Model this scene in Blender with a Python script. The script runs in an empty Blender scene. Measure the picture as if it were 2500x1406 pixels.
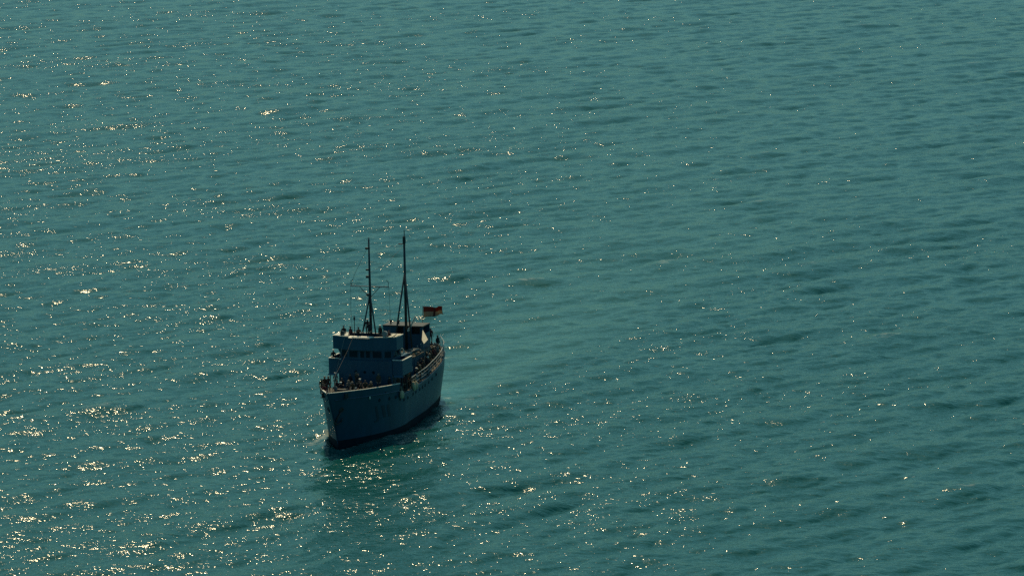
import bpy, math, random
import numpy as np
from mathutils import Matrix, Vector

scene = bpy.context.scene
R = math.radians

# ------------------------------------------------------------------ camera
CAM_H = 78.0
PITCH = R(9.1)
cam_data = bpy.data.cameras.new('camera')
cam_data.sensor_width = 36.0
cam_data.lens = 36.0 * 9000.0 / 2500.0
cam_data.clip_start = 1.0
cam_data.clip_end = 60000.0
cam = bpy.data.objects.new('camera', cam_data)
scene.collection.objects.link(cam)
cam.location = (0, 0, CAM_H)
cam.rotation_euler = (math.pi / 2 - PITCH, 0, 0)
scene.camera = cam

# ------------------------------------------------------------------ sky, sun, exposure
SUN_EL, SUN_AZ = R(57.5), R(-8)          # azimuth measured from straight ahead, left is negative
world = bpy.data.worlds.new('World')
scene.world = world
world.use_nodes = True
wn, wl = world.node_tree.nodes, world.node_tree.links
wn.clear()
sky = wn.new('ShaderNodeTexSky')
sky.sky_type = 'NISHITA'
sky.sun_disc = False
sky.sun_elevation = SUN_EL
sky.sun_rotation = SUN_AZ
sky.air_density, sky.dust_density, sky.ozone_density = 1.0, 2.0, 1.0
tint = wn.new('ShaderNodeMix')
tint.data_type = 'RGBA'
tint.blend_type = 'MULTIPLY'
tint.inputs[0].default_value = 1.0
tint.inputs[7].default_value = (0.44, 0.92, 0.87, 1)
bg = wn.new('ShaderNodeBackground')
bg.inputs[1].default_value = 0.075
wo = wn.new('ShaderNodeOutputWorld')
wl.new(sky.outputs[0], tint.inputs[6])
wl.new(tint.outputs[2], bg.inputs[0])
wl.new(bg.outputs[0], wo.inputs[0])

sun_data = bpy.data.lights.new('sun', 'SUN')
sun_data.energy = 2.9
sun_data.angle = R(0.53)
sun_data.color = (1.0, 0.77, 0.44)
sun = bpy.data.objects.new('sun', sun_data)
scene.collection.objects.link(sun)
sd = Vector((math.sin(SUN_AZ) * math.cos(SUN_EL), math.cos(SUN_AZ) * math.cos(SUN_EL), math.sin(SUN_EL)))
sun.rotation_euler = sd.to_track_quat('Z', 'Y').to_euler()
sun.location = (0, 600, 300)

scene.view_settings.view_transform = 'Standard'
scene.view_settings.look = 'None'
scene.view_settings.exposure = 0.0
scene.view_settings.gamma = 1.0
scene.cycles.use_denoising = False
scene.cycles.use_adaptive_sampling = False
scene.cycles.sample_clamp_indirect = 4.0
scene.cycles.sample_clamp_direct = 0.0
scene.cycles.max_bounces = 6
scene.cycles.caustics_reflective = False
scene.cycles.caustics_refractive = False

random.seed(7)
rng = np.random.default_rng(11)

# ------------------------------------------------------------------ where the ship lies
HEAD = R(18.0)                           # heading, towards the camera and to its left
HEEL = R(1.2)
SHIP = Vector((-18.3, 380.6, 0.0))     # stem at the waterline
FWD = Vector((-math.sin(HEAD), -math.cos(HEAD), 0))
PORT = Vector((math.cos(HEAD), -math.sin(HEAD), 0))
UP = Vector((0, 0, 1))
LSC = 0.90                               # the hull is drawn 34.9 m long and shortened to 31.4 m
ship_m = Matrix.Translation(SHIP) @ Matrix((FWD, PORT, UP)).transposed().to_4x4() @ Matrix.Rotation(HEEL, 4, 'X')

# ------------------------------------------------------------------ helpers
def link(o):
    scene.collection.objects.link(o)
    return o

def tag(o, label=None, cat=None, group=None, kind=None):
    if label: o['label'] = label
    if cat: o['category'] = cat
    if group: o['group'] = group
    if kind: o['kind'] = kind
    return o

def mat(name, col, rough=0.5, metal=0.0, var=0.0, vscale=1.5, bump=0.0, spec=0.5, streak=False):
    m = bpy.data.materials.new(name)
    m.use_nodes = True
    nt = m.node_tree
    b = nt.nodes['Principled BSDF']
    b.inputs['Base Color'].default_value = (*col, 1)
    b.inputs['Roughness'].default_value = rough
    b.inputs['Metallic'].default_value = metal
    b.inputs['Specular IOR Level'].default_value = spec
    if var > 0:
        tc = nt.nodes.new('ShaderNodeTexCoord')
        mp = nt.nodes.new('ShaderNodeMapping')
        mp.inputs['Scale'].default_value = (1, 1, 0.25) if streak else (1, 1, 1)
        nz = nt.nodes.new('ShaderNodeTexNoise')
        nz.inputs['Scale'].default_value = vscale
        nz.inputs['Detail'].default_value = 6
        nz.inputs['Roughness'].default_value = 0.65
        rp = nt.nodes.new('ShaderNodeValToRGB')
        e = rp.color_ramp.elements
        e[0].position, e[1].position = 0.3, 0.72
        e[0].color = (*[max(0, c * (1 - var)) for c in col], 1)
        e[1].color = (*[min(1, c * (1 + var)) for c in col], 1)
        nt.links.new(tc.outputs['Object'], mp.inputs[0])
        nt.links.new(mp.outputs[0], nz.inputs[0])
        nt.links.new(nz.outputs[0], rp.inputs[0])
        nt.links.new(rp.outputs[0], b.inputs['Base Color'])
        if bump > 0:
            bp = nt.nodes.new('ShaderNodeBump')
            bp.inputs['Strength'].default_value = bump
            bp.inputs['Distance'].default_value = 0.02
            nt.links.new(nz.outputs[0], bp.inputs['Height'])
            nt.links.new(bp.outputs[0], b.inputs['Normal'])
    return m

class MB:
    """collects shapes; build() links them as one mesh object"""
    def __init__(s): s.v, s.f = [], []
    def add(s, vs, fs):
        o = len(s.v); s.v += [tuple(p) for p in vs]; s.f += [tuple(i + o for i in q) for q in fs]; return s
    def box(s, x0, x1, y0, y1, z0, z1):
        x0, x1 = sorted((x0, x1)); y0, y1 = sorted((y0, y1)); z0, z1 = sorted((z0, z1))
        return s.add([(x0,y0,z0),(x1,y0,z0),(x1,y1,z0),(x0,y1,z0),(x0,y0,z1),(x1,y0,z1),(x1,y1,z1),(x0,y1,z1)],
                     [(3,2,1,0),(4,5,6,7),(0,1,5,4),(1,2,6,5),(2,3,7,6),(3,0,4,7)])
    def prism(s, pts, z0, z1, inset=None):
        """counter-clockwise plan outline pts raised from z0 to z1; inset: outline at the bottom"""
        n = len(pts); lo = inset or pts
        vs = [(x, y, z0) for x, y in lo] + [(x, y, z1) for x, y in pts]
        fs = [tuple(range(n - 1, -1, -1)), tuple(range(n, 2 * n))] + [(i, (i + 1) % n, n + (i + 1) % n, n + i) for i in range(n)]
        return s.add(vs, fs)
    def slab(s, quad, t):
        """four corners given thickness t along their normal"""
        a, b, c, d = [Vector(q) for q in quad]
        n = (b - a).cross(d - a).normalized() * t
        vs = [a, b, c, d, a + n, b + n, c + n, d + n]
        return s.add(vs, [(3,2,1,0),(4,5,6,7),(0,1,5,4),(1,2,6,5),(2,3,7,6),(3,0,4,7)])
    def tube(s, pts, r, n=8):
        pts = [Vector(p) for p in pts]
        rs = r if isinstance(r, (list, tuple)) else [r] * len(pts)
        rings = []
        ref = None
        for i, p in enumerate(pts):
            d = (pts[min(i + 1, len(pts) - 1)] - pts[max(i - 1, 0)]).normalized()
            if ref is None:
                ref = Vector((0, 0, 1)) if abs(d.z) < 0.9 else Vector((1, 0, 0))
            u = d.cross(ref).normalized(); w = d.cross(u).normalized()
            ref = -w if abs(d.dot(ref)) < 0.999 else ref
            ref = w.cross(d) if False else ref
            rings.append([p + (u * math.cos(a) + w * math.sin(a)) * rs[i] for a in [2 * math.pi * k / n for k in range(n)]])
        vs = [q for rg in rings for q in rg]
        fs = []
        for i in range(len(pts) - 1):
            for k in range(n):
                fs.append((i * n + k, i * n + (k + 1) % n, (i + 1) * n + (k + 1) % n, (i + 1) * n + k))
        fs += [tuple(range(n - 1, -1, -1)), tuple((len(pts) - 1) * n + k for k in range(n))]
        return s.add(vs, fs)
    def lathe(s, prof, c, axis='z', n=12):
        """profile of (radius, height)"""
        vs, fs = [], []
        for r, h in prof:
            for k in range(n):
                a = 2 * math.pi * k / n
                p = (r * math.cos(a), r * math.sin(a), h)
                if axis == 'x': p = (p[2], p[0], p[1])
                if axis == 'y': p = (p[0], p[2], p[1])
                vs.append((c[0] + p[0], c[1] + p[1], c[2] + p[2]))
        for i in range(len(prof) - 1):
            for k in range(n):
                fs.append((i * n + k, i * n + (k + 1) % n, (i + 1) * n + (k + 1) % n, (i + 1) * n + k))
        fs += [tuple(range(n - 1, -1, -1)), tuple((len(prof) - 1) * n + k for k in range(n))]
        return s.add(vs, fs)
    def grid(s, rows):
        m = len(rows[0]); vs = [p for r_ in rows for p in r_]
        fs = [(i * m + j, i * m + j + 1, (i + 1) * m + j + 1, (i + 1) * m + j) for i in range(len(rows) - 1) for j in range(m - 1)]
        return s.add(vs, fs)
    def build(s, name, material, parent=None, smooth=False):
        me = bpy.data.meshes.new(name)
        me.from_pydata([tuple(p) for p in s.v], [], s.f)
        import bmesh
        bm = bmesh.new(); bm.from_mesh(me)
        bmesh.ops.recalc_face_normals(bm, faces=bm.faces); bm.to_mesh(me); bm.free()
        if smooth:
            me.polygons.foreach_set('use_smooth', [True] * len(me.polygons))
        me.materials.append(material)
        o = link(bpy.data.objects.new(name, me))
        if parent: o.parent = parent
        return o

# ------------------------------------------------------------------ materials
M = dict(
    hull=mat('hull_paint', (0.004, 0.056, 0.104), 0.42, var=0.22, vscale=0.9, streak=True),
    boot=mat('boot_topping', (0.003, 0.018, 0.030), 0.7, var=0.3, vscale=1.2, spec=0.1),
    house=mat('house_paint', (0.002, 0.066, 0.122), 0.45, var=0.16, vscale=1.1, streak=True),
    white=mat('white_paint', (0.70, 0.67, 0.58), 0.5, var=0.12, vscale=3),
    deck=mat('deck_planking', (0.060, 0.055, 0.045), 0.75, var=0.3, vscale=2.5),
    dark=mat('opening_shade', (0.008, 0.010, 0.012), 0.6),  # near-black colour for the shade inside the after shelter's bays
    glass=mat('window_glass', (0.003, 0.022, 0.036), 0.25, spec=0.15),
    mast=mat('mast_paint', (0.018, 0.034, 0.042), 0.45, var=0.2, vscale=2),
    wire=mat('wire', (0.05, 0.055, 0.06), 0.6),
    canvas=mat('canvas', (0.66, 0.60, 0.46), 0.85, var=0.12, vscale=4, bump=0.3),
    number=mat('pennant_paint', (0.003, 0.032, 0.058), 0.5),
    iron=mat('iron', (0.03, 0.032, 0.035), 0.55, var=0.3, vscale=5),
    rope=mat('rope', (0.50, 0.42, 0.28), 0.9, var=0.2, vscale=8),
    rail=mat('rail_paint', (0.24, 0.26, 0.26), 0.5, var=0.15, vscale=4),
    red=mat('flag_red', (0.42, 0.035, 0.022), 0.8),
    orange=mat('life_ring_paint', (0.55, 0.50, 0.42), 0.6),
    skin=mat('skin', (0.36, 0.21, 0.15), 0.6),
    navy=mat('navy_cloth', (0.012, 0.015, 0.022), 0.9, var=0.3, vscale=9),
    khaki=mat('khaki_cloth', (0.085, 0.062, 0.036), 0.9, var=0.3, vscale=9),
    brown=mat('brown_cloth', (0.055, 0.030, 0.022), 0.9, var=0.3, vscale=9),
    maroon=mat('maroon_cloth', (0.10, 0.022, 0.026), 0.9, var=0.3, vscale=9),
    grey=mat('grey_cloth', (0.16, 0.16, 0.15), 0.9, var=0.3, vscale=9),
    helmet=mat('helmet_paint', (0.10, 0.095, 0.07), 0.5),
    cap=mat('cap_white', (0.72, 0.70, 0.64), 0.8),
    hair=mat('hair', (0.02, 0.013, 0.009), 0.7),
)

# ------------------------------------------------------------------ the sea
def to_ship(x, y):
    dx, dy = x - SHIP.x, y - SHIP.y
    return (dx * FWD.x + dy * FWD.y) / 0.90, dx * PORT.x + dy * PORT.y

def wave_tile(n, size, parts, cut_lo, cut_hi, seed):
    """height and sideways shift of a periodic sea, wavelengths between cut_hi and cut_lo metres"""
    g = np.random.default_rng(seed)
    k1 = np.fft.fftfreq(n, size / n) * 2 * np.pi
    kx, ky = np.meshgrid(k1, k1, indexing='ij')
    k = np.hypot(kx, ky); k[0, 0] = 1e-6
    H = np.zeros((n, n), complex)
    noise = (g.standard_normal((n, n)) + 1j * g.standard_normal((n, n))) / 2 ** 0.5
    P = np.zeros((n, n))
    for hs, lp, ang, spread, fall in parts:
        kp = 2 * np.pi / lp
        c = (kx * math.cos(ang) + ky * math.sin(ang)) / k
        Dk = np.where(c > 0, c, 0) ** spread + 0.03
        Sk = k ** (-fall) * np.exp(-1.25 * (kp / k) ** 2) * Dk
        Sk[0, 0] = 0
        P += Sk / Sk.sum() * (hs / 4) ** 2
    lam = 2 * np.pi / k
    band = (lam < cut_lo) & (lam >= cut_hi)
    H = noise * np.sqrt(P) * band
    H[0, 0] = 0
    sc = n * n
    h = np.fft.ifft2(H).real * sc * 2 ** 0.5
    dx = np.fft.ifft2(-1j * kx / k * H).real * sc * 2 ** 0.5
    dy = np.fft.ifft2(-1j * ky / k * H).real * sc * 2 ** 0.5
    return [a.astype(np.float32) for a in (h, dx, dy)]

def sample(t, x, y, size):
    n = t.shape[0]
    u = (x / size % 1.0) * n; v = (y / size % 1.0) * n
    i = np.floor(u).astype(int); j = np.floor(v).astype(int)
    a = (u - i).astype(np.float32); b = (v - j).astype(np.float32)
    i %= n; j %= n; i2 = (i + 1) % n; j2 = (j + 1) % n
    return (t[i, j] * (1 - a) + t[i2, j] * a) * (1 - b) + (t[i, j2] * (1 - a) + t[i2, j2] * a) * b

def axis_lines(lo, hi, step, grow, limit):
    v = [lo]
    while v[-1] < hi: v.append(v[-1] + step(v[-1]))
    s = step(v[-1])
    while v[-1] < limit:
        s *= grow; v.append(v[-1] + s)
    return v

WAVE_DIR = math.atan2(-math.cos(R(44)), math.sin(R(44)))      # towards the camera and to the right
def build_sea():
    half = axis_lines(0.0, 60.0, lambda a: 0.30, 1.0, 60.0)
    half = half[:-1] + axis_lines(half[-1], 150.0, lambda a: 0.30 + (a - 60) * 0.0045, 1.35, 9000.0)
    xs = np.array([-a for a in half[:0:-1]] + half)
    near = [300.0]
    s = 0.5
    while near[-1] > -3000: s *= 1.4; near.append(near[-1] - s)
    ys = np.array(near[:0:-1] + axis_lines(300.0, 1010.0, lambda a: 0.31 * (a / 380.0) ** 1.15, 1.35, 20000.0))
    X, Y = np.meshgrid(xs, ys, indexing='ij')
    size = 512.0
    parts = [(0.60, 12.0, WAVE_DIR, 16, 4.4), (0.13, 4.6, WAVE_DIR - 0.25, 8, 4.0), (0.070, 1.9, WAVE_DIR - 0.1, 4, 3.5)]
    big = wave_tile(1024, size, parts, 60.0, 2.2, 3)
    sml = wave_tile(2048, size, parts, 2.2, 0.75, 4)
    fine = np.clip((900 - Y) / 450, 0.0, 1.0) * (np.abs(X) < 170)
    inside = ((np.abs(X) < 400) & (Y > 150) & (Y < 1600)).astype(np.float32)
    # ship: wake, bow waves
    sx, sy = to_ship(X, Y)
    aft = -sx - 33.5
    path = sy + 0.0005 * np.clip(aft, 0, None) ** 2
    wide = 4.5 + 0.10 * np.clip(aft, 0, None)
    wake = (aft > -2) * np.exp(-(path / wide) ** 4) * np.exp(-np.clip(aft, 0, None) / 120.0)
    calm = 1 - 0.5 * wake
    Z = (sample(big[0], X, Y, size) * (1 - 0.4 * wake) + sample(sml[0], X, Y, size) * fine * calm) * inside
    DX = (sample(big[1], X, Y, size) * (1 - 0.4 * wake) + sample(sml[1], X, Y, size) * fine * calm) * inside * 1.15
    DY = (sample(big[2], X, Y, size) * (1 - 0.4 * wake) + sample(sml[2], X, Y, size) * fine * calm) * inside * 1.15
    # diverging bow waves on both sides
    bow = np.zeros_like(X)
    foam = np.zeros_like(X)
    for side in (1, -1):
        d = sy * side
        run = 1.0 - sx                                      # metres aft of the stem
        ridge = 1.0 + 0.36 * run
        env = np.exp(-np.clip(run, 0, None) / 26.0) * (run > -2.0)
        bow += env * (0.42 * np.exp(-((d - ridge) / 0.9) ** 2) - 0.22 * np.exp(-((d - ridge + 1.9) / 1.1) ** 2))
        foam += (run > -0.5) * np.exp(-np.clip(run, 0, None) / 9.0) * np.exp(-((d - ridge + 0.3) / 0.85) ** 2) * 0.62
        hb = 3.7 - 0.17 * np.clip(run - 21, 0, 13)
        foam += (run > 2) * (run < 35) * np.exp(-((d - hb) / 0.7) ** 2) * 0.35
        foam += (aft > 0) * np.exp(-np.clip(aft, 0, None) / 45.0) * np.exp(-((path * side - wide * 0.9) / 1.1) ** 2) * 0.34
    foam += (sy < -1) * (sx < 6) * (sx > -16) * np.exp(-((sy + 4.5) / 2.4) ** 2 - ((sx + 3.0) / 6.5) ** 2) * 0.30
    foam += (aft > 0) * np.exp(-np.clip(aft, 0, None) / 16.0) * np.exp(-(path / 2.6) ** 2) * 0.30
    Z += bow
    foam += 0.10 * wake
    # crests about to break: where the sheet is squeezed and high
    zz = sample(big[0], X, Y, size)
    foam += np.clip((zz - 0.30) / 0.22, 0, 1) * 0.47 * inside
    foam = np.clip(foam, 0, 1).astype(np.float32)
    nx, ny = X.shape
    co = np.empty((nx * ny, 3), np.float32)
    co[:, 0] = (X + DX).ravel(); co[:, 1] = (Y + DY).ravel(); co[:, 2] = Z.ravel()
    idx = np.arange(nx * ny).reshape(nx, ny)
    q = np.stack([idx[:-1, :-1], idx[1:, :-1], idx[1:, 1:], idx[:-1, 1:]], -1).reshape(-1, 4).astype(np.int32)
    me = bpy.data.meshes.new('sea')
    me.vertices.add(len(co)); me.vertices.foreach_set('co', co.ravel())
    me.loops.add(q.size); me.loops.foreach_set('vertex_index', q.ravel())
    me.polygons.add(len(q))
    me.polygons.foreach_set('loop_start', np.arange(0, q.size, 4, dtype=np.int32))
    me.polygons.foreach_set('use_smooth', np.ones(len(q), bool))
    me.update()
    at = me.attributes.new('foam', 'FLOAT', 'POINT'); at.data.foreach_set('value', foam.ravel())
    wash = np.exp(-((sx + 36.5) / 4.0) ** 2 - ((sy - 1.0) / 1.8) ** 2)
    at = me.attributes.new('wash', 'FLOAT', 'POINT'); at.data.foreach_set('value', wash.astype(np.float32).ravel())
    at = me.attributes.new('calm', 'FLOAT', 'POINT'); at.data.foreach_set('value', wake.astype(np.float32).ravel())
    o = link(bpy.data.objects.new('sea', me))
    return tag(o, 'teal green rippled open sea glittering in the sun', 'sea', kind='structure')

def sea_material():
    m = bpy.data.materials.new('sea_water')
    m.use_nodes = True
    nt = m.node_tree; N, L = nt.nodes, nt.links
    b = N['Principled BSDF']
    out = N['Material Output']
    b.inputs['Base Color'].default_value = (0.003, 0.068, 0.069, 1)
    b.inputs['Roughness'].default_value = 0.13
    b.inputs['IOR'].default_value = 1.333
    wa = N.new('ShaderNodeAttribute'); wa.attribute_name = 'wash'
    bc = N.new('ShaderNodeMix'); bc.data_type = 'RGBA'
    bc.inputs[6].default_value = (0.003, 0.068, 0.069, 1); bc.inputs[7].default_value = (0.003, 0.13, 0.17, 1)
    L.new(wa.outputs['Fac'], bc.inputs[0])
    ca = N.new('ShaderNodeAttribute'); ca.attribute_name = 'calm'
    cf = N.new('ShaderNodeMath'); cf.operation = 'MULTIPLY'; cf.inputs[1].default_value = 0.55
    L.new(ca.outputs['Fac'], cf.inputs[0])
    bd = N.new('ShaderNodeMix'); bd.data_type = 'RGBA'; bd.inputs[7].default_value = (0.045, 0.150, 0.120, 1)
    L.new(cf.outputs[0], bd.inputs[0]); L.new(bc.outputs[2], bd.inputs[6]); L.new(bd.outputs[2], b.inputs['Base Color'])
    tc = N.new('ShaderNodeTexCoord')
    def noise(scale, stretch, rot, detail, rough):
        mp = N.new('ShaderNodeMapping')
        mp.inputs['Rotation'].default_value = (0, 0, rot)
        mp.inputs['Scale'].default_value = (stretch, 1.0, 1.0)
        L.new(tc.outputs['Object'], mp.inputs[0])
        nz = N.new('ShaderNodeTexNoise')
        nz.noise_dimensions = '2D'
        nz.inputs['Scale'].default_value = scale
        nz.inputs['Detail'].default_value = detail
        nz.inputs['Roughness'].default_value = rough
        L.new(mp.outputs[0], nz.inputs[0])
        return nz.outputs[0]
    prev = None
    cal = N.new('ShaderNodeAttribute'); cal.attribute_name = 'calm'
    keep = N.new('ShaderNodeMath'); keep.operation = 'MULTIPLY_ADD'
    keep.inputs[1].default_value = -0.32; keep.inputs[2].default_value = 1.0
    L.new(cal.outputs['Fac'], keep.inputs[0])
    gust = N.new('ShaderNodeMapRange')
    gust.inputs['From Min'].default_value = 0.3; gust.inputs['From Max'].default_value = 0.7
    gust.inputs['To Min'].default_value = 0.78; gust.inputs['To Max'].default_value = 1.15
    gn = noise(0.035, 0.45, R(-40), 3, 0.6)
    L.new(gn, gust.inputs['Value'])
    kg = N.new('ShaderNodeMath'); kg.operation = 'MULTIPLY'
    L.new(keep.outputs[0], kg.inputs[0]); L.new(gust.outputs[0], kg.inputs[1])
    keep = kg
    for scale, stretch, rot, det, rough, dist in ((1.35, 0.33, R(-20), 3, 0.6, 0.112), (2.7, 0.7, R(-25), 2, 0.58, 0.068)):
        bp = N.new('ShaderNodeBump')
        bp.inputs['Distance'].default_value = dist
        if 'Filter Width' in bp.inputs: bp.inputs['Filter Width'].default_value = 0.1
        L.new(noise(scale, stretch, rot, det, rough), bp.inputs['Height'])
        L.new(keep.outputs[0], bp.inputs['Strength'])
        if prev: L.new(prev.outputs[0], bp.inputs['Normal'])
        prev = bp
    L.new(prev.outputs[0], b.inputs['Normal'])
    # foam: thin lacy streaks where the attribute asks for them
    fa = N.new('ShaderNodeAttribute'); fa.attribute_name = 'foam'
    lace = noise(2.4, 0.35, R(-30), 6, 0.7)
    ad = N.new('ShaderNodeMath'); ad.operation = 'MULTIPLY_ADD'; ad.inputs[1].default_value = 0.62
    L.new(fa.outputs['Fac'], ad.inputs[0]); L.new(lace, ad.inputs[2])
    mr = N.new('ShaderNodeMapRange')
    mr.inputs['From Min'].default_value = 0.80; mr.inputs['From Max'].default_value = 1.25
    L.new(ad.outputs[0], mr.inputs['Value'])
    fd = N.new('ShaderNodeBsdfDiffuse'); fd.inputs[0].default_value = (0.62, 0.64, 0.58, 1)
    L.new(prev.outputs[0], fd.inputs['Normal'])
    mx = N.new('ShaderNodeMixShader')
    L.new(mr.outputs[0], mx.inputs[0]); L.new(b.outputs[0], mx.inputs[1]); L.new(fd.outputs[0], mx.inputs[2])
    L.new(mx.outputs[0], out.inputs['Surface'])
    return m

sea = build_sea()
sea.data.materials.append(sea_material())
#@SHIP
# ------------------------------------------------------------------ the ship
# ship axes: x forward from the stem at the waterline, y to port, z up
def lerp(a, b, t): return a + (b - a) * t
def interp(x, tab):
    tab = sorted(tab)
    if x <= tab[0][0]: return tab[0][1]
    for (a, p), (b, q) in zip(tab, tab[1:]):
        if x <= b: return lerp(p, q, (x - a) / (b - a))
    return tab[-1][1]
STERN = -35.5
def stem_x(z): return 3.1 * (max(z, 0) / 6.3) ** 1.3 + min(z, 0) * 0.25
def half_breadth(x, z):
    t = max(0.0, min(1.15, z / 5.6))
    d = stem_x(z) - x
    if d <= 0: return 0.0
    E_, n, B = lerp(11.0, 13.8, t), lerp(2.1, 2.0, t), lerp(3.8, 4.3, t ** 0.8)
    y = B * (1 - (1 - min(d / E_, 1)) ** n)
    if z < 0: y *= 1 + z * 0.12
    if x < -12:
        lo_ = interp(x, [(-12, 0.97), (-20, 0.88), (-26.6, 0.66), (-30.6, 0.46), (-34, 0.22), (-35.2, 0.07), (-35.5, 0)])
        hi_ = interp(x, [(-12, 0.98), (-17, 0.92), (-24, 0.84), (-27, 0.77), (-29.5, 0.65), (-32, 0.48), (-34.2, 0.25), (-35.2, 0.09), (-35.5, 0)])
        y *= lerp(lo_, hi_, min(1.0, max(0.0, z / 4.0)))
    return y
def deck_z(x): return interp(x, [(4, 5.6), (0, 5.45), (-5, 5.2), (-8.7, 5.0), (-9.5, 4.42), (-14, 4.40), (-20, 4.55), (-24, 4.95), (-28, 5.35), (-35.5, 5.75)])
def bulwark_z(x): return interp(x, [(4, 6.32), (0, 6.12), (-4.6, 5.86), (-8.9, 5.6)])

ship = link(bpy.data.objects.new('naval_ship', None))
ship.matrix_world = ship_m @ Matrix.Diagonal((LSC, 1, 1, 1))
tag(ship, 'grey naval ship with two tall masts steaming towards the camera', 'ship')

def hull_line(zf, xs, off=0.0, side=1, zoff=0.0):
    """points along the hull where height is zf(x)"""
    out = []
    for x in xs:
        z = zf(x) + zoff
        xx = min(x, stem_x(z) - 1e-3) if x > -1 else x
        out.append((xx, side * max(0.0, half_breadth(xx, z) + off), z))
    return out

stations = [-35.5, -35.35, -35.1, -34.7, -34.2, -33.4, -32.5, -31.5, -30.5, -29.5, -28.4, -27, -25.5, -24, -22.5, -21, -19, -17, -15, -13, -11, -9.9, -9.5, -8.9, -8.2, -7.5, -6, -4.8, -3.6, -2.6, -1.7, -0.9, -0.2, 0.4, 0.9, 1.4, 1.8, 2.2, 2.5, 2.8, 3.0]
def hull_surface(z0, z1, m, name, n=14, off=0.0, parent=ship, lo=0.0, hi=1.0, top=None):
    mb = MB()
    top = top or deck_z
    for side in (1, -1):
        rows = []
        for k in range(n + 1):
            f = k / n
            row = []
            for i, x in enumerate(stations):
                s = (x - STERN) / (3.0 - STERN)
                zt = z1 if z1 is not None else None
                # slide each station along the stem so that the last column is the stem itself
                z = lerp(z0, top(x) if zt is None else zt, f)
                xs_ = STERN + s * (stem_x(z) - STERN)
                if zt is None: z = lerp(z0, top(xs_), f)
                xs_ = STERN + s * (stem_x(z) - STERN)
                row.append((xs_, side * (half_breadth(xs_, z) + (off if s < 0.999 else 0)), z))
            rows.append(row)
        mb.grid(rows)
    o = mb.build(name, m, parent, smooth=True)
    import bmesh
    bm = bmesh.new(); bm.from_mesh(o.data)
    bmesh.ops.remove_doubles(bm, verts=bm.verts, dist=1e-4)
    bmesh.ops.recalc_face_normals(bm, faces=bm.faces); bm.to_mesh(o.data); bm.free()
    return o

hull = hull_surface(0.8, None, M['hull'], 'hull', 16)
boot = hull_surface(-1.2, 0.8, M['boot'], 'boot_topping', 6, parent=hull)

# deck sheet
xs_d = [STERN + 0.02] + [x for x in stations[1:]] 
mb = MB(); rowp, rows_ = [], []
for s in [i / 60 for i in range(61)]:
    x = STERN + 0.05 + s * (stem_x(5.55) - 0.05 - STERN - 0.05)
    z = deck_z(x) - 0.03; hb = max(0.0, half_breadth(x, z) - 0.03)
    rows_.append([(x, hb * t, z) for t in (-1, -0.5, 0, 0.5, 1)])
mb.grid(rows_)
deck = mb.build('deck', M['deck'], ship)

# forecastle bulwark: outer skin, inner skin, cap
BX = [-8.9 + (12.6) * i / 44 for i in range(45)]
def bulw_pts(side, zf, off):
    pts = []
    for i in range(45):
        s = i / 44
        x = -8.9 + s * 12.6
        z = zf(x)
        x = -8.9 + s * (stem_x(z) + (off if off < 0 else 0) + 8.9)
        z = zf(x)
        pts.append((x, side * max(0.0, half_breadth(x, z) + off), z))
    return pts
mb = MB()
for side in (1, -1):
    lo_o = bulw_pts(side, lambda x: deck_z(x) + 0.002, 0.0); hi_o = bulw_pts(side, bulwark_z, 0.0)
    mid_o = [tuple((Vector(a) + Vector(b)) / 2) for a, b in zip(lo_o, hi_o)]
    lo_i = bulw_pts(side, lambda x: deck_z(x) - 0.02, -0.10); hi_i = bulw_pts(side, bulwark_z, -0.10)
    mb.grid([lo_o, hi_o, hi_i, lo_i])
    mb.add([lo_o[0], hi_o[0], hi_i[0], lo_i[0]], [(0, 1, 2, 3)])
bulwark = mb.build('bulwark', M['hull'], ship, smooth=False)
mb = MB()
for side in (1, -1):
    o_, i_ = bulw_pts(side, bulwark_z, 0.05), bulw_pts(side, bulwark_z, -0.16)
    up_ = lambda p, d: [(a, b, c + d) for a, b, c in p]
    mb.grid([up_(o_, 0.005), up_(o_, 0.065), up_(i_, 0.065), up_(i_, 0.005), up_(o_, 0.005)])
mb.build('cap_rail', M['white'], bulwark)
for side in (1, -1):                                       # stays inside the bulwark
    for x in (-7.5, -6, -4.5, -3, -1.5, 0, 1.2):
        y = half_breadth(x, deck_z(x)) - 0.14
        MB().slab([(x, side * y, deck_z(x)), (x, side * (y - 0.45), deck_z(x)), (x, side * y, bulwark_z(x) - 0.1), (x, side * (y + .0), bulwark_z(x) - 0.05)], 0.03).build('bulwark_stay', M['hull'], bulwark)
# rubbing strakes and a knuckle line along the side
for zf, nm in ((lambda x: deck_z(x) - 0.12, 'rubbing_strake'),):
    for side in (1, -1):
        pts = [(x, side * (half_breadth(x, zf(x)) + 0.03), zf(x)) for x in [-34.9 + i * 0.8 for i in range(47)]]
        MB().tube(pts, 0.07, 6).build(nm, M['hull'], hull)
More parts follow.
